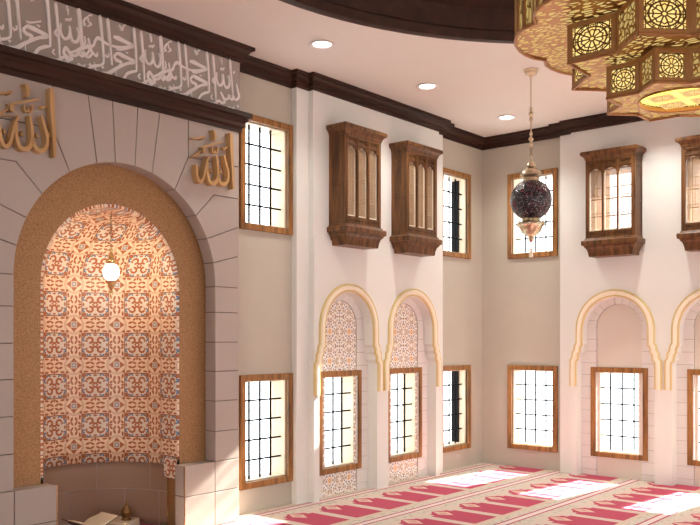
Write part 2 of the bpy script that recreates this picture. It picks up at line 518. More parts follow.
# projecting panels with arched recesses
AW, ASP = .45, 2.008
def arch_outline(c, off=0.0, n=20, zbot=0.0):
    """opening edge of a blind arch shifted outwards by off, from bottom left over the top to bottom right"""
    L = [(-.54-off, zbot), (-.54-off, 1.585), (-.508-off, 1.625), (-.508-off, 1.69), (-.478-off, 1.725), (-.478-off, 1.78), (-.45-off, 1.815), (-.45-off, ASP)]
    A = [(-(AW+off)*math.cos(PI*k/n), ASP+(AW+off)*math.sin(PI*k/n)) for k in range(1, n)]
    R = [(-x, z) for x, z in L[::-1]]
    return [(c+x, z) for x, z in L+A+R]
def panel(P, centre, arches, name, parent, bays):
    b = MB()
    # the arch openings run down to the floor: outline of the lower part as one polygon
    z1 = 3.05
    out = [(centre-1.285, -.02)]
    for c in arches: out += arch_outline(c, zbot=-.02)
    out += [(centre+1.285, -.02), (centre+1.285, z1), (centre-1.285, z1)]
    b.slab(out, [], 0, TML, P)
    b.slab(rect(centre-1.285, centre+1.285, z1, H), [rect(c-.29, c+.29, 3.30, 4.19) for c in bays], 0, TM, P)
    for s in (-1, 1):
        u = sorted((centre+s*1.285, centre+s*1.485))
        b.slab(rect(u[0], u[1], -.02, H), [], 0, T1, P)
    o = b.build(name, M['white'], parent); return o
panel(LP, LPC, LA, 'projecting_panel', wall_left, BL['L'])
panel(BP, BPC, BA, 'projecting_panel', wall_back, BL['B'])

# cornices swept along the stepped wall line
def sweep(path, prof, seg0, seg1, b):
    n = len(path); rows = []
    for i in range(n):
        ds = []
        if i > 0: ds.append((Vector(path[i])-Vector(path[i-1])).normalized())
        if i < n-1: ds.append((Vector(path[i+1])-Vector(path[i])).normalized())
        ns = [Vector((d.y, -d.x)) for d in ds]
        mv = ns[0] if len(ns) == 1 else (ns[0]+ns[1])/(1+ns[0].dot(ns[1]))
        rows.append([(path[i][0]+mv.x*w, path[i][1]+mv.y*w, z) for w, z in prof])
    vr = {i: [b.bm.verts.new(p) for p in rows[i]] for i in range(seg0, seg1+2)}
    k = len(prof)
    for i in range(seg0, seg1+1):
        for j in range(k): b.bm.faces.new((vr[i][j], vr[i][(j+1) % k], vr[i+1][(j+1) % k], vr[i+1][j]))
    b.bm.faces.new(vr[seg0]); b.bm.faces.new(vr[seg1+1][::-1])
path = [(XL, Y0W), (XL, 3.15), (XMI, 3.15), (XMI, 5.93), (XL, 5.93), (XL, LPC-1.485), (XL+T1, LPC-1.485), (XL+T1, LPC-1.285), (XL+TM, LPC-1.285),
        (XL+TM, LPC+1.285), (XL+T1, LPC+1.285), (XL+T1, LPC+1.485), (XL, LPC+1.485), (XL, YB),
        (BPC-1.485, YB), (BPC-1.485, YB-T1), (BPC-1.285, YB-T1), (BPC-1.285, YB-TM), (BPC+1.285, YB-TM), (BPC+1.285, YB-T1), (BPC+1.485, YB-T1), (BPC+1.485, YB), (X1W, YB)]
prof = [(0, 4.76), (.028, 4.76), (.028, 4.785), (.045, 4.795), (.045, 4.83), (.075, 4.85), (.095, 4.88), (.12, 4.885), (.12, H), (0, H)]
b = MB(); sweep(path, prof, 0, 12, b); o = b.build('trim_2', M['dwood']); o['kind'] = 'structure'
b = MB(); sweep(path, prof, 13, len(path)-2, b); o = b.build('trim_3', M['dwoodx']); o['kind'] = 'structure'

# ------------------------------------------------------------------ windows
def make_window(n, z0, z1, extra_handle=False):
    """origin: centre bottom of the opening on the recessed plane"""
    h = z1-z0
    root = empty('window_%d' % n)
    root['kind'] = 'structure'
    b = MB(); fo = .07
    b.slab(rect(-HW-fo, HW+fo, -fo, h+fo), [rect(-HW, HW, 0, h)], -.02, .035, ID)
    b.build('window_frame', M['fwood'], root, bevel=.005)
    b = MB()
    t = .012
    b.slab(rect(-HW, HW, 0, h), [rect(-HW+t, HW-t, t, h-t)], -.25, -.021, ID)
    b.build('reveal_lining', M['lwood'], root)
    b = MB()
    y = .088
    for k in range(1, 4):
        x = -HW + k*2*HW/4
        b.box(x-.009, x+.009, y, y+.016, .012, h-.012)
    for k in range(1, 5):
        z = k*h/5
        b.box(-HW+.012, HW-.012, y-.008, y+.006, z-.009, z+.009)
    b.build('window_grille', M['bar'], root)
    b = MB(); b.box(-HW+.012, HW-.012, .19, .194, .012, h-.012); b.build('pane', M['glass'], root)
    return root
wi = 0
low = make_window(1, WZ0, WZ1); up = make_window(2, UZ0, UZ1)
first = {'low': low, 'up': up}
used = set(); num = 0
for wall, cs in (('L', LW + LA), ('B', BW + BA + BX)):
    for c in cs:
        for kind in ('low', 'up'):
            if kind == 'up' and c in LA + BA: continue
            src = first[kind]
            o = src if kind not in used else copy_tree(src)
            used.add(kind); num += 1
            o.name = 'window_%d' % num
            if wall == 'L' and c == LW[1]:
                hh = (WZ1-WZ0) if kind == 'low' else (UZ1-UZ0)
                b = MB(); b.box(HW-.034, HW-.0125, .13, .249, .013, hh-.013); b.build('black_jamb_strip', M['bar'], o)  # black strip on the outer part of the far jamb
            o.location = wloc(wall, c, WZ0 if kind == 'low' else UZ0); o.rotation_euler = (0, 0, RZ[wall])
# tall unseen windows added to the right wall for fill daylight
for k, c in enumerate((5.9, 7.9, 9.9)):
    num += 1
    r = empty('window_%d' % num, (X1W, c, .4), -PI/2); r['kind'] = 'structure'
    b = MB(); b.slab(rect(-.83, .83, -.08, 3.28), [rect(-.75, .75, 0, 3.2)], -.02, .035, ID); b.build('window_frame', M['fwood'], r)
    b = MB()
    for q in (-.25, 0, .25): b.box(q-.01, q+.01, .11, .13, 0, 3.2)
    for q in range(1, 10): b.box(-.75, .75, .11, .13, q*.32-.01, q*.32+.01)
    b.build('window_grille', M['bar'], r)

# ------------------------------------------------------------------ blind arches
def sweep2(b, pts, prof, P):
    """profile (offset across, depth) along an in-plane path pts (u,z)"""
    n = len(pts); rows = []
    for i in range(n):
        ds = []
        if i > 0: ds.append((Vector(pts[i])-Vector(pts[i-1])).normalized())
        if i < n-1: ds.append((Vector(pts[i+1])-Vector(pts[i])).normalized())
        ns = [Vector((-d.y, d.x)) for d in ds]
        mv = ns[0] if len(ns) == 1 else (ns[0]+ns[1])/(1+ns[0].dot(ns[1]))
        rows.append([b.bm.verts.new(P(pts[i][0]+mv.x*o_, w, pts[i][1]+mv.y*o_)) for o_, w in prof])
    k = len(prof)
    for i in range(n-1):
        for j in range(k): b.bm.faces.new((rows[i][j], rows[i][(j+1) % k], rows[i+1][(j+1) % k], rows[i+1][j]))
    b.bm.faces.new(rows[0]); b.bm.faces.new(rows[-1][::-1])
IW, ISP = .317, 2.046
def make_arch(tile):
    root = empty('blind_arch')
    cl = arch_outline(0, .05, 28, 1.23)
    b = MB(); sweep2(b, cl, [(-.030, TML), (-.030, TML+.022), (-.018, TML+.034), (.018, TML+.034), (.030, TML+.022), (.030, TML)], ID)
    mo = b.build('arch_moulding', M['cream'], root, smooth=True)
    for s in (-1, 1):
        b = MB()
        cx = s*.041
        sweep2(b, cl, [(cx+.011*math.cos(a*PI/4), TML+.008+.020*math.sin(a*PI/4)) for a in range(-1, 6)], ID)
        b.build('yellow_bead', M['bead'], mo, smooth=True)
    b = MB()
    g = .0025; zt = 0
    b.slab([(-.54, 0), (-IW, 0), (-IW, .9), (-.54, .9)], [], 0, .004, ID, 1)
    # straight courses both sides
    zs = []
    z = 0
    step = ISP/12.5
    zc = [0] + [ISP - step*k for k in range(12, -1, -1)]
    for z0, z1 in zip(zc, zc[1:]):
        for s in (-1, 1):
            u0, u1 = sorted((s*IW, s*.56))
            b.slab(rect(u0, u1, max(z0+g, 0), z1-g), [], .0, .022, ID)
    nv = 11; N = 4
    R0, R1 = IW, .52
    for k in range(nv):
        a0 = PI*k/nv + .006; a1 = PI*(k+1)/nv - .006
        A = [(R0*math.cos(a0+(a1-a0)*j/N), ISP+R0*math.sin(a0+(a1-a0)*j/N)) for j in range(N+1)]
        B = [(R1*math.cos(a1+(a0-a1)*j/N), ISP-.04+R1*math.sin(a1+(a0-a1)*j/N)) for j in range(N+1)]
        b.slab(A+B, [], 0, .022, ID)
    pts = [(-.56, 0), (-IW, 0), (-IW, ISP)] + [(-IW*math.cos(PI*k/16), ISP+IW*math.sin(PI*k/16)) for k in range(1, 16)] + [(IW, ISP), (IW, 0), (.56, 0), (.56, 2.2), (.3, 2.55), (-.3, 2.55), (-.56, 2.2)]
    b.slab(pts, [], 0, .012, ID, 1)
    b.build('stone_surround', [M['ringstone'], M['joint']], root)
    b = MB()
    iw = IW - .004
    pts = [(-iw, 0), (iw, 0), (iw, ISP)] + [(iw*math.cos(PI*k/20), ISP+iw*math.sin(PI*k/20)) for k in range(1, 20)] + [(-iw, ISP)]
    b.slab(pts, [rect(-HW+.06, HW-.06, WZ0, WZ1)], 0, .010, ID, uv=True)
    b.build('tile_panel' if tile else 'plaster_panel', M['tiles2'] if tile else M['panelp'], root)
    return root
aL = make_arch(True); aB = make_arch(False)
lab = ['tiled blind arch with cream moulding, nearer of two on left wall, beside the pilaster',
       'tiled blind arch with cream moulding, farther of two on left wall, nearest the corner',
       'round plain blind arch, wholly in view on back wall',
       'round blind arch on the back wall, cut off by the right picture edge']
for i, (wall, c) in enumerate((('L', LA[0]), ('L', LA[1]), ('B', BA[0]), ('B', BA[1]))):
    src = aL if wall == 'L' else aB
    o = src if i in (0, 2) else copy_tree(src)
    o.location = wloc(wall, c, 0); o.rotation_euler = (0, 0, RZ[wall])
    tag(o, lab[i], 'arch', 'blind arches along the walls')

# ------------------------------------------------------------------ wooden bay boxes
def make_bay():
    root = empty('wooden_bay_window')      # origin on the panel face, z = underside of the corbel
    zb = 2.99
    Z = lambda z: z-zb
    b = MB(); b.loft_rect([(Z(2.99), .30, .235), (Z(3.02), .305, .24), (Z(3.05), .31, .243), (Z(3.09), .325, .255), (Z(3.12), .35, .28), (Z(3.135), .352, .282), (Z(3.14), .375, .295), (Z(3.15), .38, .30), (Z(3.195), .382, .302), (Z(3.205), .375, .295), (Z(3.21), .35, .275), (Z(3.235), .345, .262)])
    b.build('corbel', M['bwood'], root, bevel=.003)
    b = MB(); b.loft_rect([(Z(4.275), .338, .252), (Z(4.285), .344, .258), (Z(4.30), .346, .26), (Z(4.32), .356, .27), (Z(4.34), .376, .288), (Z(4.345), .386, .297), (Z(4.35), .394, .304), (Z(4.385), .396, .306), (Z(4.39), .39, .30), (Z(4.398), .385, .295)])
    b.build('crown', M['bwood'], root, bevel=.003)
    b = MB()
    y0, y1 = Z(3.235), Z(4.275)
    for s in (-1, 1):
        u = sorted((s*.335, s*.312)); b.box(u[0], u[1], -.245, 0, y0, y1)
        # side panels: raised stiles
        u = sorted((s*.335, s*.341))
        for q0, q1 in ((-.245, -.215), (-.035, 0)): b.box(u[0], u[1], q0, q1, y0, y1)
        for z0, z1 in ((y0, y0+.05), (y0+.45, y0+.48), (y1-.13, y1-.10), (y1-.04, y1)): b.box(u[0], u[1], -.215, -.035, z0, z1)
    b.build('side_panel', M['bwood'], root, bevel=.002)
    # front frame with three openings
    def light(c):
        w = .092; zt = Z(4.075)
        pts = [(c-w, Z(3.33)), (c+w, Z(3.33)), (c+w, zt)]
        # scalloped head
        for k in range(1, 4): pts.append((c+w*(1-.16*k/3) if k < 3 else c+w*.78, zt+.018*k))
        pts += [(c+.055, Z(4.135)), (c+.03, Z(4.153)), (c, Z(4.16)), (c-.03, Z(4.153)), (c-.055, Z(4.135))]
        for k in (3, 2, 1): pts.append((c-w*(1-.16*k/3) if k < 3 else c-w*.78, zt+.018*k))
        pts.append((c-w, zt)); return pts
    cs = (-.205, 0, .205)
    b = MB()
    b.slab(rect(-.312, .312, y0, y1), [light(c) for c in cs] + [rect(c-.07, c+.07, Z(4.195), Z(4.235)) for c in cs] , .218, .240, ID)
    for c in (-.3, -.1025, .1025, .3): b.box(c-.011, c+.011, -.25, -.238, y0, y1)
    for z0, z1 in ((y0, y0+.03), (Z(3.30), Z(3.318)), (Z(4.17), Z(4.18)), (Z(4.25), Z(4.275))): b.box(-.312, .312, -.25, -.238, z0, z1)
    for c in cs: b.box(c-.07, c+.07, -.226, -.219, Z(4.195), Z(4.235))
    for c in cs:
        for q in (-.05, .0, .05): b.box(c+q-.018, c+q+.018, -.246, -.238, y0+.042, Z(3.292))
    b.build('front_frame', M['bwood'], root, bevel=.0015)
    for c in cs:
        b = MB()
        b.slab(rect(c-.092, c+.092, Z(3.332), Z(4.165)), [rect(c-.078, c+.078, Z(3.35), Z(4.15))], .200, .214, ID)
        sc = b.build('casement', M['cream'], root)
        b = MB()
        for k in range(1, 10):
            x = c-.078 + k*.156/10; b.box(x-.0024, x+.0024, -.210, -.206, Z(3.35), Z(4.15))
        for k in range(1, 49):
            z = Z(3.35)+k*.80/49; b.box(c-.078, c+.078, -.209, -.205, z-.0024, z+.0024)
        for z in (Z(3.52), Z(3.56), Z(3.75), Z(3.79), Z(3.90)): b.box(c-.073, c+.073, -.213, -.204, z-.005, z+.005)
        for x in (-.03, .03): b.box(c+x-.004, c+x+.004, -.213, -.204, Z(3.52), Z(3.90))
        b.build('lattice', M['latw'], sc)
        b = MB(); b.box(c-.073, c+.073, -.200, -.197, Z(3.35), Z(4.15)); b.build('pane', M['glass'], sc)
    b = MB()
    b.slab(rect(-.29, .29, Z(3.30), Z(4.19)), [rect(-.278, .278, Z(3.312), Z(4.178))], -.25-TM, -.001, ID)
    b.build('opening_lining', M['fwood'], root)
    return root
bay = make_bay()
lab = ['carved brown wooden bay window on the left wall, left of two, nearer the prayer niche',
       'carved brown wooden bay window on the left wall, right of two, nearer the corner',
       'carved brown wooden bay window with three bright lights, fully in view on the back wall',
       'carved brown wooden bay window on the back wall, cut off by the right picture edge']
for i, (wall, c) in enumerate((('L', BL['L'][0]), ('L', BL['L'][1]), ('B', BL['B'][0]), ('B', BL['B'][1]))):
    o = bay if i == 0 else copy_tree(bay)
    o.location = wloc(wall, c, 2.99, TM+.0); o.rotation_euler = (0, 0, RZ[wall])
    tag(o, lab[i], 'bay window', 'wooden bay windows high on the walls')

# ------------------------------------------------------------------ prayer niche
MC = 4.54
mih = empty('prayer_niche', (XMI, MC, 0), PI/2)
tag(mih, 'tall stone prayer niche with bronze arch and patterned tiled hollow', 'prayer niche')
R = 1.068; SPR = 2.42; HWM = 1.39; TOPM = 4.04
def arcp(a): a = math.radians(a); return (R*math.cos(a), SPR+R*math.sin(a))
def arcs(a0, a1, n=6): return [arcp(a0+(a1-a0)*k/n) for k in range(n+1)]
blocks = []
for z0, z1 in ((0, .345), (.345, .652)):
    blocks.append(rect(.684, 1.066, z0, z1)); blocks.append(rect(1.066, HWM, z0, z1))
zz = [.652, .954, 1.26, 1.562, 1.858, 2.16, SPR]
for z0, z1 in zip(zz, zz[1:]): blocks.append(rect(R, HWM, z0, z1))
blocks.append(arcs(0, 12.8) + [(HWM, 2.752), (HWM, SPR)])
blocks.append(arcs(12.8, 26.2) + [(HWM, 3.054), (HWM, 2.752)])
blocks.append(arcs(26.2, 40) + [(1.052, 3.343), (HWM, 3.343), (HWM, 3.054)])
blocks.append(arcs(40, 58.3) + [(.727, 3.673), (HWM, 3.673), (HWM, 3.343), (1.052, 3.343)])
blocks.append(rect(.727, HWM, 3.673, TOPM))
blocks.append(arcs(58.3, 74) + [(.386, TOPM), (.727, TOPM), (.727, 3.673)])
blocks.append(arcs(74, 84.4) + [(.137, TOPM), (.386, TOPM)])
half = list(blocks)
blocks = half + [[(-x, z) for x, z in p[::-1]] for p in half] + [arcs(84.4, 95.6) + [(-.137, TOPM), (.137, TOPM)]]
def inset(p, d):
    n = len(p)
    ar = sum(p[i][0]*p[(i+1) % n][1] - p[(i+1) % n][0]*p[i][1] for i in range(n))
    if ar < 0: p = p[::-1]
    out = []
    for i in range(n):
        a, c, e = Vector(p[i-1]), Vector(p[i]), Vector(p[(i+1) % n])
        d1 = (c-a).normalized(); d2 = (e-c).normalized()
        n1 = Vector((-d1.y, d1.x)); n2 = Vector((-d2.y, d2.x))
        den = 1+n1.dot(n2)
        mvv = (n1+n2)/max(den, .25)
        out.append(tuple(c+mvv*d))
    return out
b = MB()
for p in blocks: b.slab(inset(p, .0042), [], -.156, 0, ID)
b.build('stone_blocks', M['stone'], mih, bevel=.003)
# backing slab: bronze face behind the blocks, arched hole for the hollow
r2 = .745; SP2 = 2.39
hole = [(-r2, 0), (r2, 0)] + [(r2*math.cos(PI*k/32), SP2+r2*math.sin(PI*k/32)) for k in range(0, 33)]
b = MB(); outl = [(-HWM, -.02), (-r2, -.02)] + [(-r2*math.cos(PI*k/32), SP2+r2*math.sin(PI*k/32)) for k in range(0, 33)] + [(r2, -.02), (HWM, -.02), (HWM, H-.002), (-HWM, H-.002)]
b.slab(outl, [], -.36, -.16, ID)
b.build('bronze_face', M['bronze'], mih)
b = MB(); b.slab(outl, [], -.166, -.1602, ID)   # dark bed behind the block joints, cut back to the block ring
b.bm.free()
b = MB()
ringo = [(-HWM+.006, 0), (-R-.012, 0), (-R-.012, SPR)] + [(-(R+.012)*math.cos(PI*k/32), SPR+(R+.012)*math.sin(PI*k/32)) for k in range(1, 32)] + [(R+.012, SPR), (R+.012, 0), (HWM-.006, 0), (HWM-.006, TOPM), (-HWM+.006, TOPM)]
b.slab(ringo, [], -.159, -.012, ID)
for s in (-1, 1):
    u = sorted((s*.69, s*1.08)); b.slab(rect(u[0], u[1], 0, .64), [], -.159, -.012, ID)
b.build('mortar_bed', M['mortar'], mih)
# tiled hollow
def hollow(b, z0, z1, dome, uvs=True, jz=None, rr=r2-.002, w0=-.165, wc=-.36):
    cols = [(-rr, w0, 0), (-rr, w0*.5+wc*.5, 0), (-rr, wc, 0)]
    nS = 40
    J = abs(w0-wc)
    plan = [(-rr, w0, -(PI*rr/2+J)), (-rr, (w0+wc)/2, -(PI*rr/2+J/2))]
    for k in range(nS+1):
        a = PI*k/nS
        plan.append((-rr*math.cos(a), wc-rr*math.sin(a), rr*(a-PI/2)))
    plan += [(rr, (w0+wc)/2, PI*rr/2+J/2), (rr, w0, PI*rr/2+J)]
    rows = []
    zs = [z0+(z1-z0)*k/8 for k in range(9)]
    for z in zs: rows.append([((u, w, z), (s, z)) for u, w, s in plan])
    if dome:
        for k in range(1, 15):
            e = PI/2*k/14
            rr_ = []
            for u, w, s in plan:
                if w > wc: q = (u*math.cos(e), w, z1+rr*math.sin(e))
                else: q = (u*math.cos(e), wc+(w-wc)*math.cos(e), z1+rr*math.sin(e))
                rr_.append((q, (s*math.cos(e), z1+rr*e)))
            rows.append(rr_)
    for A, B in zip(rows, rows[1:]):
        for i in range(len(A)-1):
            pts = [A[i], A[i+1], B[i+1], B[i]]
            P3 = [ID(*p[0]) for p in pts]
            vs = [b.bm.verts.new(p) for p in P3]
            f = b.bm.faces.new(vs)
            for l, p in zip(f.loops, pts): l[b.uv].uv = (p[1][0]+.43*10, p[1][1]+.43*10)
b = MB(); hollow(b, .63, SP2, True)
bmesh.ops.remove_doubles(b.bm, verts=b.bm.verts, dist=.0005)
# jamb strips hanging lower
o = b.build('tiled_hollow', M['tiles'], mih, smooth=True, recalc=True)
sol = o.modifiers.new('thick', 'SOLIDIFY'); sol.thickness = .05; sol.offset = 0
sol.use_rim = True
for s in (-1, 1):
    b = MB()
    u = sorted((s*(r2+.02), s*(r2-.028)))
    b.box(u[0], u[1], .165, .38, .50, .70)
    for f in b.bm.faces:
        for l in f.loops: l[b.uv].uv = (l.vert.co.y+4.3+.1, l.vert.co.z+4.3)
    b.build('tile_jamb', M['tiles'], mih)
b = MB(); hollow(b, 0, .63, False, rr=r2+.028)
bmesh.ops.remove_doubles(b.bm, verts=b.bm.verts, dist=.0005)
o = b.build('lower_stone_wall', M['lowstone'], mih, smooth=True)
sol = o.modifiers.new('thick', 'SOLIDIFY'); sol.thickness = .05; sol.offset = 0
# joints on the lower wall: thin raised courses
b = MB()
rr = r2-.0005
def arcpt(a, z, rr=rr): return ID(-rr*math.cos(a), -.36-rr*math.sin(a), z)
b.tube([arcpt(PI*k/40, .35) for k in range(41)], .003, 4)
for k, z0, z1 in [(q, .35, .63) for q in (.18, .42, .66, .9)] + [(q, 0, .35) for q in (.06, .30, .54, .78, .95)]:
    b.tube([arcpt(PI*k, z0), arcpt(PI*k, z1)], .003, 4)
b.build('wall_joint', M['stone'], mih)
for s in (-1, 1):
    b = MB(); b.box(min(s*.679, s*.684), max(s*.679, s*.684), .0, .012, 0, .645); b.build('gold_strip', M['gold'], mih)
    b = MB(); b.box(min(s*.712, s*.7165), max(s*.712, s*.7165), .30, .315, .12, .50); b.build('gold_strip', M['gold'], mih)

# beam and frieze above the niche
mp = [(XL, 3.15), (XMI, 3.15), (XMI, 5.93), (XL, 5.93)]
b = MB(); sweep(mp, [(0, 4.035), (.02, 4.035), (.02, 4.075), (.045, 4.09), (.045, 4.13), (.07, 4.15), (.07, 4.175), (.10, 4.185), (.10, 4.232), (0, 4.232)], 0, 2, b)
o = b.build('wooden_beam', M['dwood']); tag(o, 'dark walnut moulded beam running between calligraphy frieze and niche arch', 'beam')
fz = empty('calligraphy_frieze', (XMI, MC, 4.235), PI/2)
tag(fz, 'long grey stone frieze with raised white Arabic calligraphy above the prayer niche', 'frieze')
b = MB(); b.box(-HWM, HWM, -.012, .158, .0, .523); b.build('frieze_panel', M['frieze'], fz)

def stroke(b, pts, wd, w0, w1, P=ID):
    """ribbon letter stroke: pts (u,z[,k]) -> smoothed, extruded"""
    # catmull smoothing
    q = [Vector((p[0], p[1])) for p in pts]; ks = [(p[2] if len(p) > 2 else 1.0) for p in pts]
    out = []; kk = []
    n = len(q)
    if n == 1: return
    S = 5 if n > 2 else 1
    for i in range(n-1):
        p0 = q[max(i-1, 0)]; p1 = q[i]; p2 = q[i+1]; p3 = q[min(i+2, n-1)]
        for s in range(S):
            t = s/S
            out.append(.5*((2*p1)+(-p0+p2)*t+(2*p0-5*p1+4*p2-p3)*t*t+(-p0+3*p1-3*p2+p3)*t**3)); kk.append(ks[i]*(1-t)+ks[i+1]*t)
    out.append(q[-1]); kk.append(ks[-1])
    L = []; Rr = []
    for i, p in enumerate(out):
        d = out[min(i+1, len(out)-1)] - out[max(i-1, 0)]
        if d.length < 1e-7: d = Vector((1, 0))
        d.normalize(); nn = Vector((-d.y, d.x))
        L.append(p+nn*wd*kk[i]*.5); Rr.append(p-nn*wd*kk[i]*.5)
    V = [[b.bm.verts.new(P(v.x, w, v.y)) for v in S_] for S_ in (L, Rr) for w in (w0, w1)]
    l0, l1, r0, r1 = V
    for i in range(len(out)-1):
        b.bm.faces.new((l1[i], r1[i], r1[i+1], l1[i+1]))
        b.bm.faces.new((l0[i], l0[i+1], r0[i+1], r0[i]))
        b.bm.faces.new((l0[i], l1[i], l1[i+1], l0[i+1]))
        b.bm.faces.new((r0[i], r0[i+1], r1[i+1], r1[i]))
    b.bm.faces.new((l0[0], r0[0], r1[0], l1[0])); b.bm.faces.new((l0[-1], l1[-1], r1[-1], r0[-1]))
# pixel-traced outlines are turned into metres on the niche front once, here
F_, HY, TH = 840.5, 338., math.atan(710/840.5)
def onX(X, x, y):
    u = (x-350)/F_; v = (HY-y)/F_; s, c = math.sin(TH), math.cos(TH)
    t = X/(-s+u*c); return (t*(c+u*s)-MC, 1.9+t*v)
def tr(pts, x0, y0, k):
    out = []
    for p in pts:
        a = onX(XMI+.02, x0+p[0]/k, y0+p[1]/k); out.append((a[0], a[1], p[2] if len(p) > 2 else 1.0))
    return out
unit = [
    # tall verticals
    [(465, 190, .7), (468, 205, 1.3), (476, 300), (484, 385, .6)],
    [(372, 168, .7), (375, 185, 1.3), (384, 300), (390, 420, .6)],
    [(338, 152, .7), (341, 168, 1.3), (350, 290), (352, 372, .8)],
    [(216, 110, .7), (219, 126, 1.3), (230, 250), (238, 345, .6)],
    [(180, 96, .7), (183, 112, 1.3), (194, 240), (198, 325, .8), (185, 345), (150, 352, 1.2), (120, 375, .6)],
    [(78, 62, .7), (81, 78, 1.3), (90, 180), (95, 265, .6)],
    # word at the right end
    [(393, 262, .6), (392, 300), (404, 332, 1.2), (422, 330, 1.2), (430, 300), (427, 272, .6)],
    [(430, 300), (440, 340, 1.2), (458, 345, 1.2), (466, 312), (458, 278, .6)],
    [(378, 290, .5), (372, 310, 1.1), (384, 326)],
    [(412, 238, .5), (416, 248, .7), (423, 240, .6), (429, 248, .7), (436, 236, .5)], [(416, 178, .4), (421, 200, .8), (423, 222, .4)],
    [(502, 325, .7), (510, 365), (516, 395, 1.2), (506, 413, 1.2), (492, 412), (484, 392), (480, 412, 1.2), (468, 408), (462, 388), (456, 408, 1.2), (440, 410), (425, 398, .8)],
    [(414, 372, .8), (424, 392, 1.3), (436, 425, 1.5), (420, 432), (404, 420, 1.1), (380, 438, 1.4), (350, 442, 1.0), (335, 430, .5)],
    [(484, 256, .6), (490, 262, .7), (484, 270, .6)],
    [(448, 466, .5), (462, 456, .8), (476, 462, .8), (492, 458, .5)], [(506, 446, 1.2), (514, 456, 1.2)],
    [(368, 385, .5), (362, 402, .8), (372, 412, .5)],
    # upper sweeping letter
    [(243, 200, 1.0), (268, 208, 2.0), (300, 225, 1.6), (336, 245, 1.5), (300, 252, 1.2), (262, 252, 1.1), (225, 243), (196, 226, 1.2), (174, 208, 1.5), (158, 222, 1.2), (148, 248, 1.1), (120, 256, 1.2), (96, 262, 1.4), (70, 276), (40, 285, 1.1), (22, 262, 1.5), (12, 290, 1.2), (36, 318, 1.5), (20, 335, 1.4), (-14, 330, .7)],
    [(108, 200, .5), (112, 230, .9), (104, 250, .6)],
    [(120, 240, .8), (130, 270, 1.1), (118, 292, 1.1), (98, 292, 1.0), (92, 272, .6)],
    [(130, 270, .8), (146, 285, 1.1), (164, 300, 1.1), (168, 282, .6)],
    [(70, 355, .5), (82, 342, .8), (96, 352, .8), (112, 346, .5)],
    # lower wedge letter
    [(262, 282, 1.2), (282, 292, 1.8), (312, 308, 1.6), (342, 326, 1.4), (310, 334, 1.2), (280, 348, 1.3), (250, 366, 1.4), (222, 386, 1.7), (196, 396, 1.7), (172, 388, 1.0), (158, 362, .6), (156, 330, .4)],
    [(262, 282), (248, 300, 1.1), (258, 318, 1.4), (280, 330, 1.3), (268, 352, .7)],
    [(352, 372, .8), (330, 376, 1.3), (306, 388, 1.3), (290, 412, 1.2), (268, 426, .8), (256, 400, .5), (254, 372, .4)],
    [(256, 262, .5), (280, 266, .7), (316, 258, .5)],
    [(206, 290, .5), (212, 304, .9), (222, 296, .6), (218, 282, .4)],
    [(270, 138, .6), (284, 164, .9), (288, 148, .6), (300, 138, .5)],
    [(112, 148, .5), (104, 132, .9), (114, 112, .9), (124, 104, .6), (128, 126, .8), (140, 140, .9), (122, 150, .6)], [(126, 100, .4), (138, 92, .7), (146, 98, .4)],
    [(190, 352, 1.0), (196, 362, 1.3)],
    [(300, 276, .5), (312, 284, .7)],
]
un = [tr(s, 145, 25, 5.53) for s in unit]
shift = .865
b = MB()
dep = [0]
for rep in range(4):
    for i, s in enumerate(un):
        pts = [(p[0]-rep*shift, p[1]-4.235, p[2]) for p in s]
        if min(p[0] for p in pts) < -HWM+.015: continue
        pts = [(min(p[0], HWM-.012), min(max(p[1], .012), .515), p[2]) for p in pts]
        stroke(b, pts, .0215, .010, .030 + .0006*(i % 7))
b.build('lettering', M['letter'], fz)

# gilded emblems
em_px = [
    ([(318, 62, .8), (322, 90, 1.5), (326, 200, 1.5), (334, 350, 1.3), (338, 485, .8)], 1),
    ([(62, 300, .6), (64, 360), (78, 415, 1.3), (98, 428, 1.4), (116, 400, 1.1), (128, 340), (142, 275, .8), (156, 246, .6)], 1),
    ([(146, 290, .8), (144, 360), (158, 420, 1.2), (182, 442, 1.5), (208, 432, 1.4), (224, 385, 1.1), (222, 310), (212, 235, .6)], 1),
    ([(224, 375, .8), (236, 425, 1.2), (262, 448, 1.5), (288, 440, 1.3), (301, 400, 1.1), (298, 350), (284, 290), (270, 232, .6)], 1),
    ([(108, 172, .6), (180, 152, .9), (268, 128, .5)], .8),
    ([(186, 42, .5), (200, 66, 1.1), (204, 96, 1.0), (198, 122, .5)], 1),
    ([(132, 178, .7), (116, 190, 1.0), (120, 206, 1.0), (134, 204, .7)], .9), ([(40, 242, .5), (78, 222, .8), (112, 196, .6)], .8),
    ([(192, 168, .6), (194, 202, .9), (206, 208, .8), (212, 190, .7), (216, 210, .8), (228, 208, .8), (234, 168, .5)], .7),
    ([(274, 168, .6), (284, 186, .8), (302, 166, .5)], .7),
    ([(30, 104, .4), (80, 104, .7), (120, 96, 1.0), (108, 108, .7)], .9),
    ([(32, 242, .3), (100, 238, .5), (165, 236, .3)], .5),
    ([(92, 318, .5), (88, 338, .8), (100, 346, .6)], .7), ([(182, 330, .5), (178, 350, .8), (190, 358, .6)], .7),
    ([(258, 338, .5), (254, 356, .8), (266, 362, .6)], .7), ([(318, 330, .5), (314, 350, .8), (326, 358, .6)], .7),
]
def make_emblem():
    root = empty('calligraphy_emblem')
    b = MB()
    for pts, k in em_px:
        t = tr(pts, 185, 125, 7.5)
        t = [((p[0]-.995), p[1]-3.38, p[2]) for p in t]
        stroke(b, t, .025*k, .0, .075 if k >= .9 else .05)
    b.build('gilded_letter', M['giltwood'], root)
    return root
e1 = make_emblem(); e1.location = (XMI-.001, MC+.995, 3.38); e1.rotation_euler = (0, 0, PI/2)
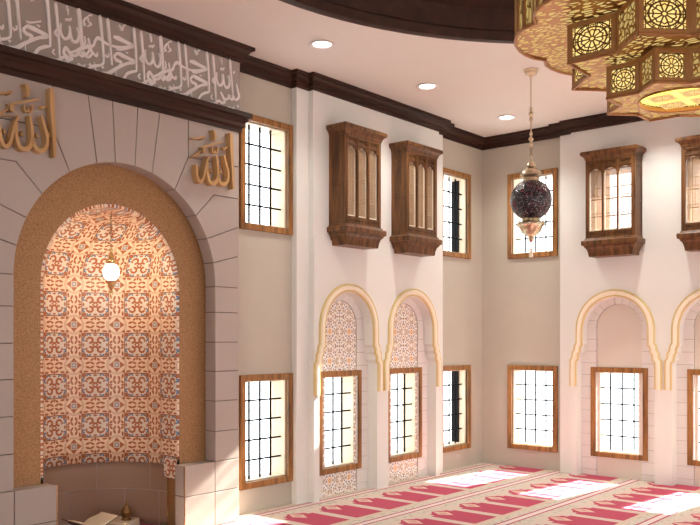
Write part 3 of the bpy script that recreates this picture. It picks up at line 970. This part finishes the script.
tag(e1, 'gilded Arabic word emblem on the stone right of the niche arch, beside the window', 'emblem', 'gilded word emblems')
e2 = copy_tree(e1); e2.location = (XMI-.001, MC-.995-.005, 3.38)
tag(e2, 'gilded Arabic word emblem left of the niche arch, at the left picture edge', 'emblem', 'gilded word emblems')

# ------------------------------------------------------------------ niche lamp
def chain(b, z0, z1, r, step, x=0, y=0):
    n = max(1, int((z1-z0)/step)); st = (z1-z0)/n
    for i in range(n):
        zc = z0+(i+.5)*st; a = (i % 2)*PI/2
        pts = [(x+math.cos(a)*r*math.cos(t), y+math.sin(a)*r*math.cos(t), zc+st*.62*math.sin(t)) for t in [2*PI*k/10 for k in range(10)]]
        b.tube(pts, r*.28, 5, close=True)
lx, ly, lz = -6.93, 4.665, 2.53
lamp = empty('niche_lamp', (lx, ly, 2.2)); tag(lamp, 'small glowing white and gold lamp hanging inside the tiled niche', 'lamp')
b = MB(); b.lathe([(0, .25), (.02, .251), (.045, .262), (.065, .288), (.074, .33), (.065, .372), (.045, .398), (0, .405)], 24); b.build('globe', M['globe'], lamp, smooth=True)
b = MB(); b.lathe([(0, .56), (.012, .55), (.016, .53), (.010, .515), (.022, .50), (.03, .478), (.022, .462), (.05, .455), (.056, .44), (.045, .425), (.052, .412), (.052, .402), (0, .402)], 20)
b.build('crown_cap', M['gold'], lamp, smooth=True)
b = MB(); b.lathe([(0, .252), (.05, .252), (.056, .24), (.05, .225), (.03, .21), (.036, .195), (.022, .175), (.012, .16), (.02, .145), (.012, .125), (.016, .11), (.004, .08), (0, .06)], 20)
b.build('drop', M['gold'], lamp, smooth=True)
b = MB(); chain(b, .555, 2.39+r2-.02-2.2, .010, .035); b.build('chain', M['chainm'], lamp)

# ------------------------------------------------------------------ book stand, book, burner
rx, ry = -7.02, 4.50
st = empty('book_stand', (rx, ry, 0), .0); st.scale = (.95, .95, .72); tag(st, 'dark folding wooden book stand on the carpet inside the prayer niche', 'book stand')
for s in (-1, 1):
    b = MB()
    mt = Matrix.Translation((0, 0, .115)) @ Matrix.Rotation(-s*math.radians(58), 4, 'X')
    # board with a cut foot
    b.box(-.13, .13, -.008, .008, -.20, .0 - .0, mt) if False else None
    pts = [(-.13, -.205), (-.09, -.205), (-.06, -.17), (.06, -.17), (.09, -.205), (.13, -.205), (.13, .02), (.11, .18), (.08, .235), (-.08, .235), (-.11, .18), (-.13, .02)]
    b.slab(pts, [], -.008, .008, lambda u, w, z: tuple(mt @ Vector((u, w, z))))
    b.build('stand_board', M['darkcloth'], st, bevel=.003)
bk = empty('open_book', (rx, ry, .105)); bk.scale = (1, 1, .8); tag(bk, 'open book with cream pages resting on the dark folding stand', 'book')
for s in (-1, 1):
    b = MB(); N = 10; top = []; bot = []
    for k in range(N+1):
        t = k/N; y_ = s*(.012+.20*t); z_ = .022 + .098*t + .028*math.sin(PI*min(1, t*1.25))*(1-t)
        top.append((y_, z_)); bot.append((y_, .005+.112*t))
    for x0, x1 in ((-.14, .14),):
        V = [[b.bm.verts.new((x, q[0], q[1])) for q in L_] for x in (x0, x1) for L_ in (top, bot)]
        t0, b0, t1, b1 = V
        for k in range(N):
            b.bm.faces.new((t0[k], t1[k], t1[k+1], t0[k+1])); b.bm.faces.new((b0[k], b0[k+1], b1[k+1], b1[k]))
            b.bm.faces.new((t0[k], t0[k+1], b0[k+1], b0[k])); b.bm.faces.new((t1[k], b1[k], b1[k+1], t1[k+1]))
        b.bm.faces.new((t0[0], b0[0], b1[0], t1[0])); b.bm.faces.new((t0[N], t1[N], b1[N], b0[N]))
    b.build('page_block', M['paper'], bk, smooth=True)
b = MB()
for s in (-1, 1):
    v = [(-.145, 0, .0), (.145, 0, .0), (.145, s*.216, .117), (-.145, s*.216, .117)]
    b.poly([(x, y, z-.0) for x, y, z in v]); 
o = b.build('book_cover', M['darkcloth'], bk); sl = o.modifiers.new('t', 'SOLIDIFY'); sl.thickness = .006; sl.offset = 0
bx = MB(); bx.box(-.13, .13, -.16, .16, 0, .085)
o = bx.build('low_bench', M['creambox'], loc=None); o.location = (-7.16, 4.93, 0); o.rotation_euler = (0, 0, .5)
bvm = o.modifiers.new('bevel', 'BEVEL'); bvm.width = .01; bvm.segments = 2
tag(o, 'low cream block behind the open book in the prayer niche', 'block')
bu = empty('incense_burner', (-7.13, 4.975, .085)); bu.scale = (.8, .8, .85); tag(bu, 'small brass and glass burner with a pointed lid beside the open book', 'incense burner')
b = MB(); b.lathe([(0, 0), (.062, 0), (.066, .008), (.05, .018), (.046, .03), (.055, .05), (.07, .075), (.075, .095), (.07, .10), (0, .10)], 20); b.build('bowl', M['chainm'], bu, smooth=True)
b = MB(); b.lathe([(.068, .10), (.06, .12), (.035, .15), (.015, .17), (.02, .185), (.01, .20), (.012, .215), (0, .24)], 20); b.build('lid', M['chainm'], bu, smooth=True)

# ------------------------------------------------------------------ downlights
def make_down():
    root = empty('downlight')
    b = MB(); b.lathe([(.105, 0), (.125, -.004), (.135, -.012), (.128, -.016), (.098, -.010), (.092, -.002)], 40, close=True); b.build('trim_ring', M['trimwhite'], root, smooth=True)
    b = MB(); b.lathe([(0, -.004), (.094, -.004), (.094, -.001), (0, -.001)], 32); b.build('lens', flat('downlight_lens', (.9, .9, .9), .5, (1, .93, .85), 6), root)
    return root
dl = make_down()
dpos = [(-5.79, 6.41), (-5.79, 8.29), (-5.78, 10.16), (-3.9, 10.16), (-2.02, 10.16), (-.15, 10.16), (1.7, 10.16), (3.5, 10.16)]  # tail entries: unseen lights added to brighten the back wall
dlab = ['round recessed ceiling light, largest and leftmost, above the pilaster by the prayer niche', 'round recessed ceiling light, middle one of the row along the left wall', 'round recessed ceiling light nearest the room corner, left of the hanging globe lantern chain', 'round recessed ceiling light above the bay windows of the back wall']
for i, (x, y) in enumerate(dpos):
    if i > 3:
        o = copy_tree(dl); o.location = (x, y, H); tag(o, 'round recessed ceiling light added out of view to brighten the back wall', 'ceiling light', 'recessed ceiling lights')
        continue
    o = dl if i == 0 else copy_tree(dl)
    o.location = (x, y, H); tag(o, dlab[i], 'ceiling light', 'recessed ceiling lights')

# ------------------------------------------------------------------ hanging globe lantern
gl = empty('globe_lantern', (-4.554, 8.552, 2.80)); tag(gl, 'hanging mosaic glass globe lantern with brass cap, chain and tassel in front of corner window', 'lantern')
g0 = 3.455-2.80
top = H-2.80
b = MB(); b.lathe([(0, top), (.085, top), (.088, top-.012), (.07, top-.022), (.068, top-.05), (.03, top-.065), (.012, top-.085), (0, top-.085)], 24); b.build('ceiling_rose', M['brass'], gl, smooth=True)
b = MB()
b.tube([(0, 0, top-.08), (0, 0, top-.86)], .007, 8)
for zc, r_ in ((top-.45, .022), (top-.50, .032), (top-.56, .024), (top-.72, .02), (top-.78, .03), (top-.84, .022)):
    b.lathe([(0, zc+.035), (r_*.4, zc+.03), (r_, zc), (r_*.4, zc-.03), (0, zc-.035)], 12)
b.build('rod', M['brass'], gl, smooth=True)
zt = g0+.50
b = MB(); chain(b, zt-.02, top-.86, .013, .04); b.build('chain', M['chainm'], gl)
b = MB()
b.lathe([(0, zt), (.012, zt-.01), (.016, zt-.04), (.01, zt-.055), (.03, zt-.075), (.05, zt-.105), (.052, zt-.125), (.035, zt-.14), (.06, zt-.15), (.095, zt-.17), (.118, zt-.20), (.122, zt-.225), (.10, zt-.245), (.085, zt-.255), (.09, zt-.285), (.10, zt-.29), (.10, zt-.30), (0, zt-.30)], 28)
b.build('cap', M['brass'], gl, smooth=True)
b = MB(); b.lathe([(.232*math.sin(PI*k/24), .232*math.cos(PI*k/24)) for k in range(25)], 40)
o = b.build('globe', M['mosaic'], gl, smooth=True); o.location = (0, 0, g0)
zb = g0-.215
b = MB(); b.lathe([(0, zb+.01), (.10, zb+.01), (.105, zb-.005), (.095, zb-.02), (.13, zb-.035), (.155, zb-.05), (.155, zb-.07), (.13, zb-.085), (.118, zb-.12), (.10, zb-.155), (.06, zb-.185), (.03, zb-.20), (.035, zb-.225), (.02, zb-.25), (.008, zb-.265), (0, zb-.27)], 28)
b.build('lower_cup', M['brass'], gl, smooth=True)
for k in range(6):
    b = MB(); a = PI*k/3; b.tube([(.143*math.cos(a), .143*math.sin(a), zb-.03), (.162*math.cos(a), .162*math.sin(a), zb-.055), (.140*math.cos(a), .140*math.sin(a), zb-.09)], .010, 6)
    b.build('cup_lug', M['brass'], gl, smooth=True)
b = MB(); b.tube([(0, 0, zb-.26), (0, 0, zb-.33)], .004, 6)
b.lathe([(0, zb-.32), (.016, zb-.335), (.012, zb-.35), (.02, zb-.37), (.024, zb-.43), (0, zb-.43)], 12); b.build('tassel', M['cream'], gl)

# ------------------------------------------------------------------ chandelier
CZ = 3.315
ch = empty('chandelier', (DC[0], DC[1], CZ)); tag(ch, 'huge tiered star-shaped copper chandelier with glowing pierced lattice panels', 'chandelier')
def khatam(Rr, n=8):
    pts = []
    rn = Rr*math.cos(PI/8*2)/math.cos(PI/8)
    for k in range(n):
        pts.append((Rr*math.cos(2*PI*k/n), Rr*math.sin(2*PI*k/n)))
        a = 2*PI*(k+.5)/n; pts.append((rn*math.cos(a), rn*math.sin(a)))
    return pts
def lobed(Rn, Ra, n=8, m_=8):
    pts = []
    for k in range(n):
        for j in range(m_):
            t = j/m_; a = 2*PI*(k+t)/n
            rr_ = Rn + (Ra-Rn)*math.sin(PI*t)**.6
            pts.append((rr_*math.cos(a), rr_*math.sin(a)))
    return pts
def tier(idx, pts, z0, z1, fr_w, inner=None, star=True):
    """walls as framed lattice panels, underside as lattice"""
    n = len(pts)
    b = MB(); g = MB()
    for i in range(n):
        p = Vector(pts[i]); q = Vector(pts[(i+1) % n]); d = (q-p); L = d.length; d.normalize()
        nn = Vector((d.y, -d.x))
        def Q(s, z, o=0): v = p + d*s + nn*o; return (v.x, v.y, z)
        f = fr_w
        g.poly([Q(0, z0, -.004), Q(L, z0, -.004), Q(L, z1, -.004), Q(0, z1, -.004)], [(-.0, 0), (1, 0), (1, 1), (0, 1)], 0 if (star and i % 2 == 0) else 1)
        for (s0, s1, a0, a1) in ((0, L, z0, z0+f), (0, L, z1-f, z1), (0, f, z0+f, z1-f), (L-f, L, z0+f, z1-f)):
            vs = [Q(s0, a0, .006), Q(s1, a0, .006), Q(s1, a1, .006), Q(s0, a1, .006)]
            vb = [Q(s0, a0, -.006), Q(s1, a0, -.006), Q(s1, a1, -.006), Q(s0, a1, -.006)]
            b.poly(vs)
            for k in range(4):
                b.poly([vs[k], vb[k], vb[(k+1) % 4], vs[(k+1) % 4]])
    g.build('pierced_wall', [M['lat_star'], M['lat_side']], ch, recalc=False)
    b.build('panel_frame', M['cframe'], ch)
    b = MB()
    loops = [[Vector((x, y, 0)) for x, y in pts]]
    allp = list(pts)
    if inner: loops.append([Vector((x, y, 0)) for x, y in inner]); allp += list(inner)
    for t in tessellate_polygon(loops):
        P3 = [allp[k] for k in t]
        ar = (P3[1][0]-P3[0][0])*(P3[2][1]-P3[0][1]) - (P3[2][0]-P3[0][0])*(P3[1][1]-P3[0][1])
        if abs(ar) < 1e-9: continue
        if ar > 0: P3 = P3[::-1]
        b.poly([(x, y, z0+.004) for x, y in P3], [(x, y) for x, y in P3])
    b.build('underside', M['lat_under'], ch, recalc=False)
    # rim around the underside
    b = MB()
    N = len(pts)
    for i in range(N):
        p0, p1 = Vector(pts[i]), Vector(pts[(i+1) % N])
        b.tube([(p0.x, p0.y, z0), (p1.x, p1.y, z0)], .011, 6)
    b.build('rim', M['cframe'], ch)
    # closing top
    b = MB()
    b.poly([(x, y, z1) for x, y in pts]); o = b.build('top_plate', M['cframe'], ch)
Z = lambda z: z-CZ
k1 = khatam(.468); k2 = khatam(.705)
disc = [(.25*math.cos(2*PI*k/40), .25*math.sin(2*PI*k/40)) for k in range(40)]
lob = lobed(.90, .985)
tier(1, k1, Z(3.315), Z(3.50), .024, disc)
tier(2, k2, Z(3.515), Z(3.74), .028, [(x*.97, y*.97) for x, y in k1])
tier(3, lob, Z(3.745), Z(4.25), .014, [(x*.98, y*.98) for x, y in k2], star=False)
b = MB(); b.lathe([(.25, 0), (.262, -.006), (.262, .01), (.25, .02)], 40, close=True); b.build('disc_rim', M['cframe'], ch, smooth=True)
b = MB(); b.lathe([(0, .03), (.25, .03), (.25, .035), (0, .035)], 40); b.build('diffuser', M['diffuser'], ch)
b = MB()
for s in (-1, 1):
    for t in (-1, 1):
        x0, x1 = sorted((s*.02, s*.165)); y0, y1 = sorted((t*.02, t*.165))
        b.poly([(x0, y0, .006), (x0, y1, .006), (x1, y1, .006), (x1, y0, .006)], [(0, 0), (0, 1), (1, 1), (1, 0)])
b.build('disc_grille', M['lat_disc'], ch, recalc=False)
b = MB(); 
for k in range(4):
    a = PI/4+k*PI/2; b.tube([(.6*math.cos(a), .6*math.sin(a), Z(4.25)), (.05*math.cos(a), .05*math.sin(a), Z(5.2))], .012, 6)
b.tube([(0, 0, Z(5.18)), (0, 0, Z(H+.62))], .03, 8)
b.build('suspension_rod', M['chainm'], ch)

# ------------------------------------------------------------------ light
w = bpy.data.worlds.new('sky'); SC.world = w; w.use_nodes = True
bg = w.node_tree.nodes['Background']; bg.inputs[0].default_value = (.93, .975, 1, 1); bg.inputs[1].default_value = 4.2
sun = bpy.data.lights.new('sun', 'SUN'); sun.energy = 52; sun.angle = math.radians(.8); sun.color = (1, .96, .88)
so = bpy.data.objects.new('sun', sun); C.objects.link(so)
so.rotation_euler = Vector((-.165, -1.55, -1)).to_track_quat('-Z', 'Y').to_euler()
for i, (x, y) in enumerate(dpos):
    l = bpy.data.lights.new('downlight_lamp', 'SPOT'); l.energy = (80, 110, 110)[i] if i < 3 else 130; l.spot_size = math.radians(125); l.spot_blend = .8; l.shadow_soft_size = .09; l.color = (1, .97, .91)  # spots of the unseen back-row lights are added fill
    lo = bpy.data.objects.new('downlight_lamp', l); C.objects.link(lo); lo.location = (x, y, H-.03)

# ------------------------------------------------------------------ camera
cam = bpy.data.cameras.new('camera'); co = bpy.data.objects.new('camera', cam); C.objects.link(co)
cam.sensor_width = 36; cam.lens = F_/700*36; cam.shift_y = (HY-262.5)/700
co.location = (0, 0, 1.9); co.rotation_euler = (PI/2, 0, TH)
cam.clip_end = 100
SC.camera = co
SC.view_settings.view_transform = 'Standard'; SC.view_settings.look = 'None'
SC.view_settings.exposure = .25; SC.view_settings.gamma = 1
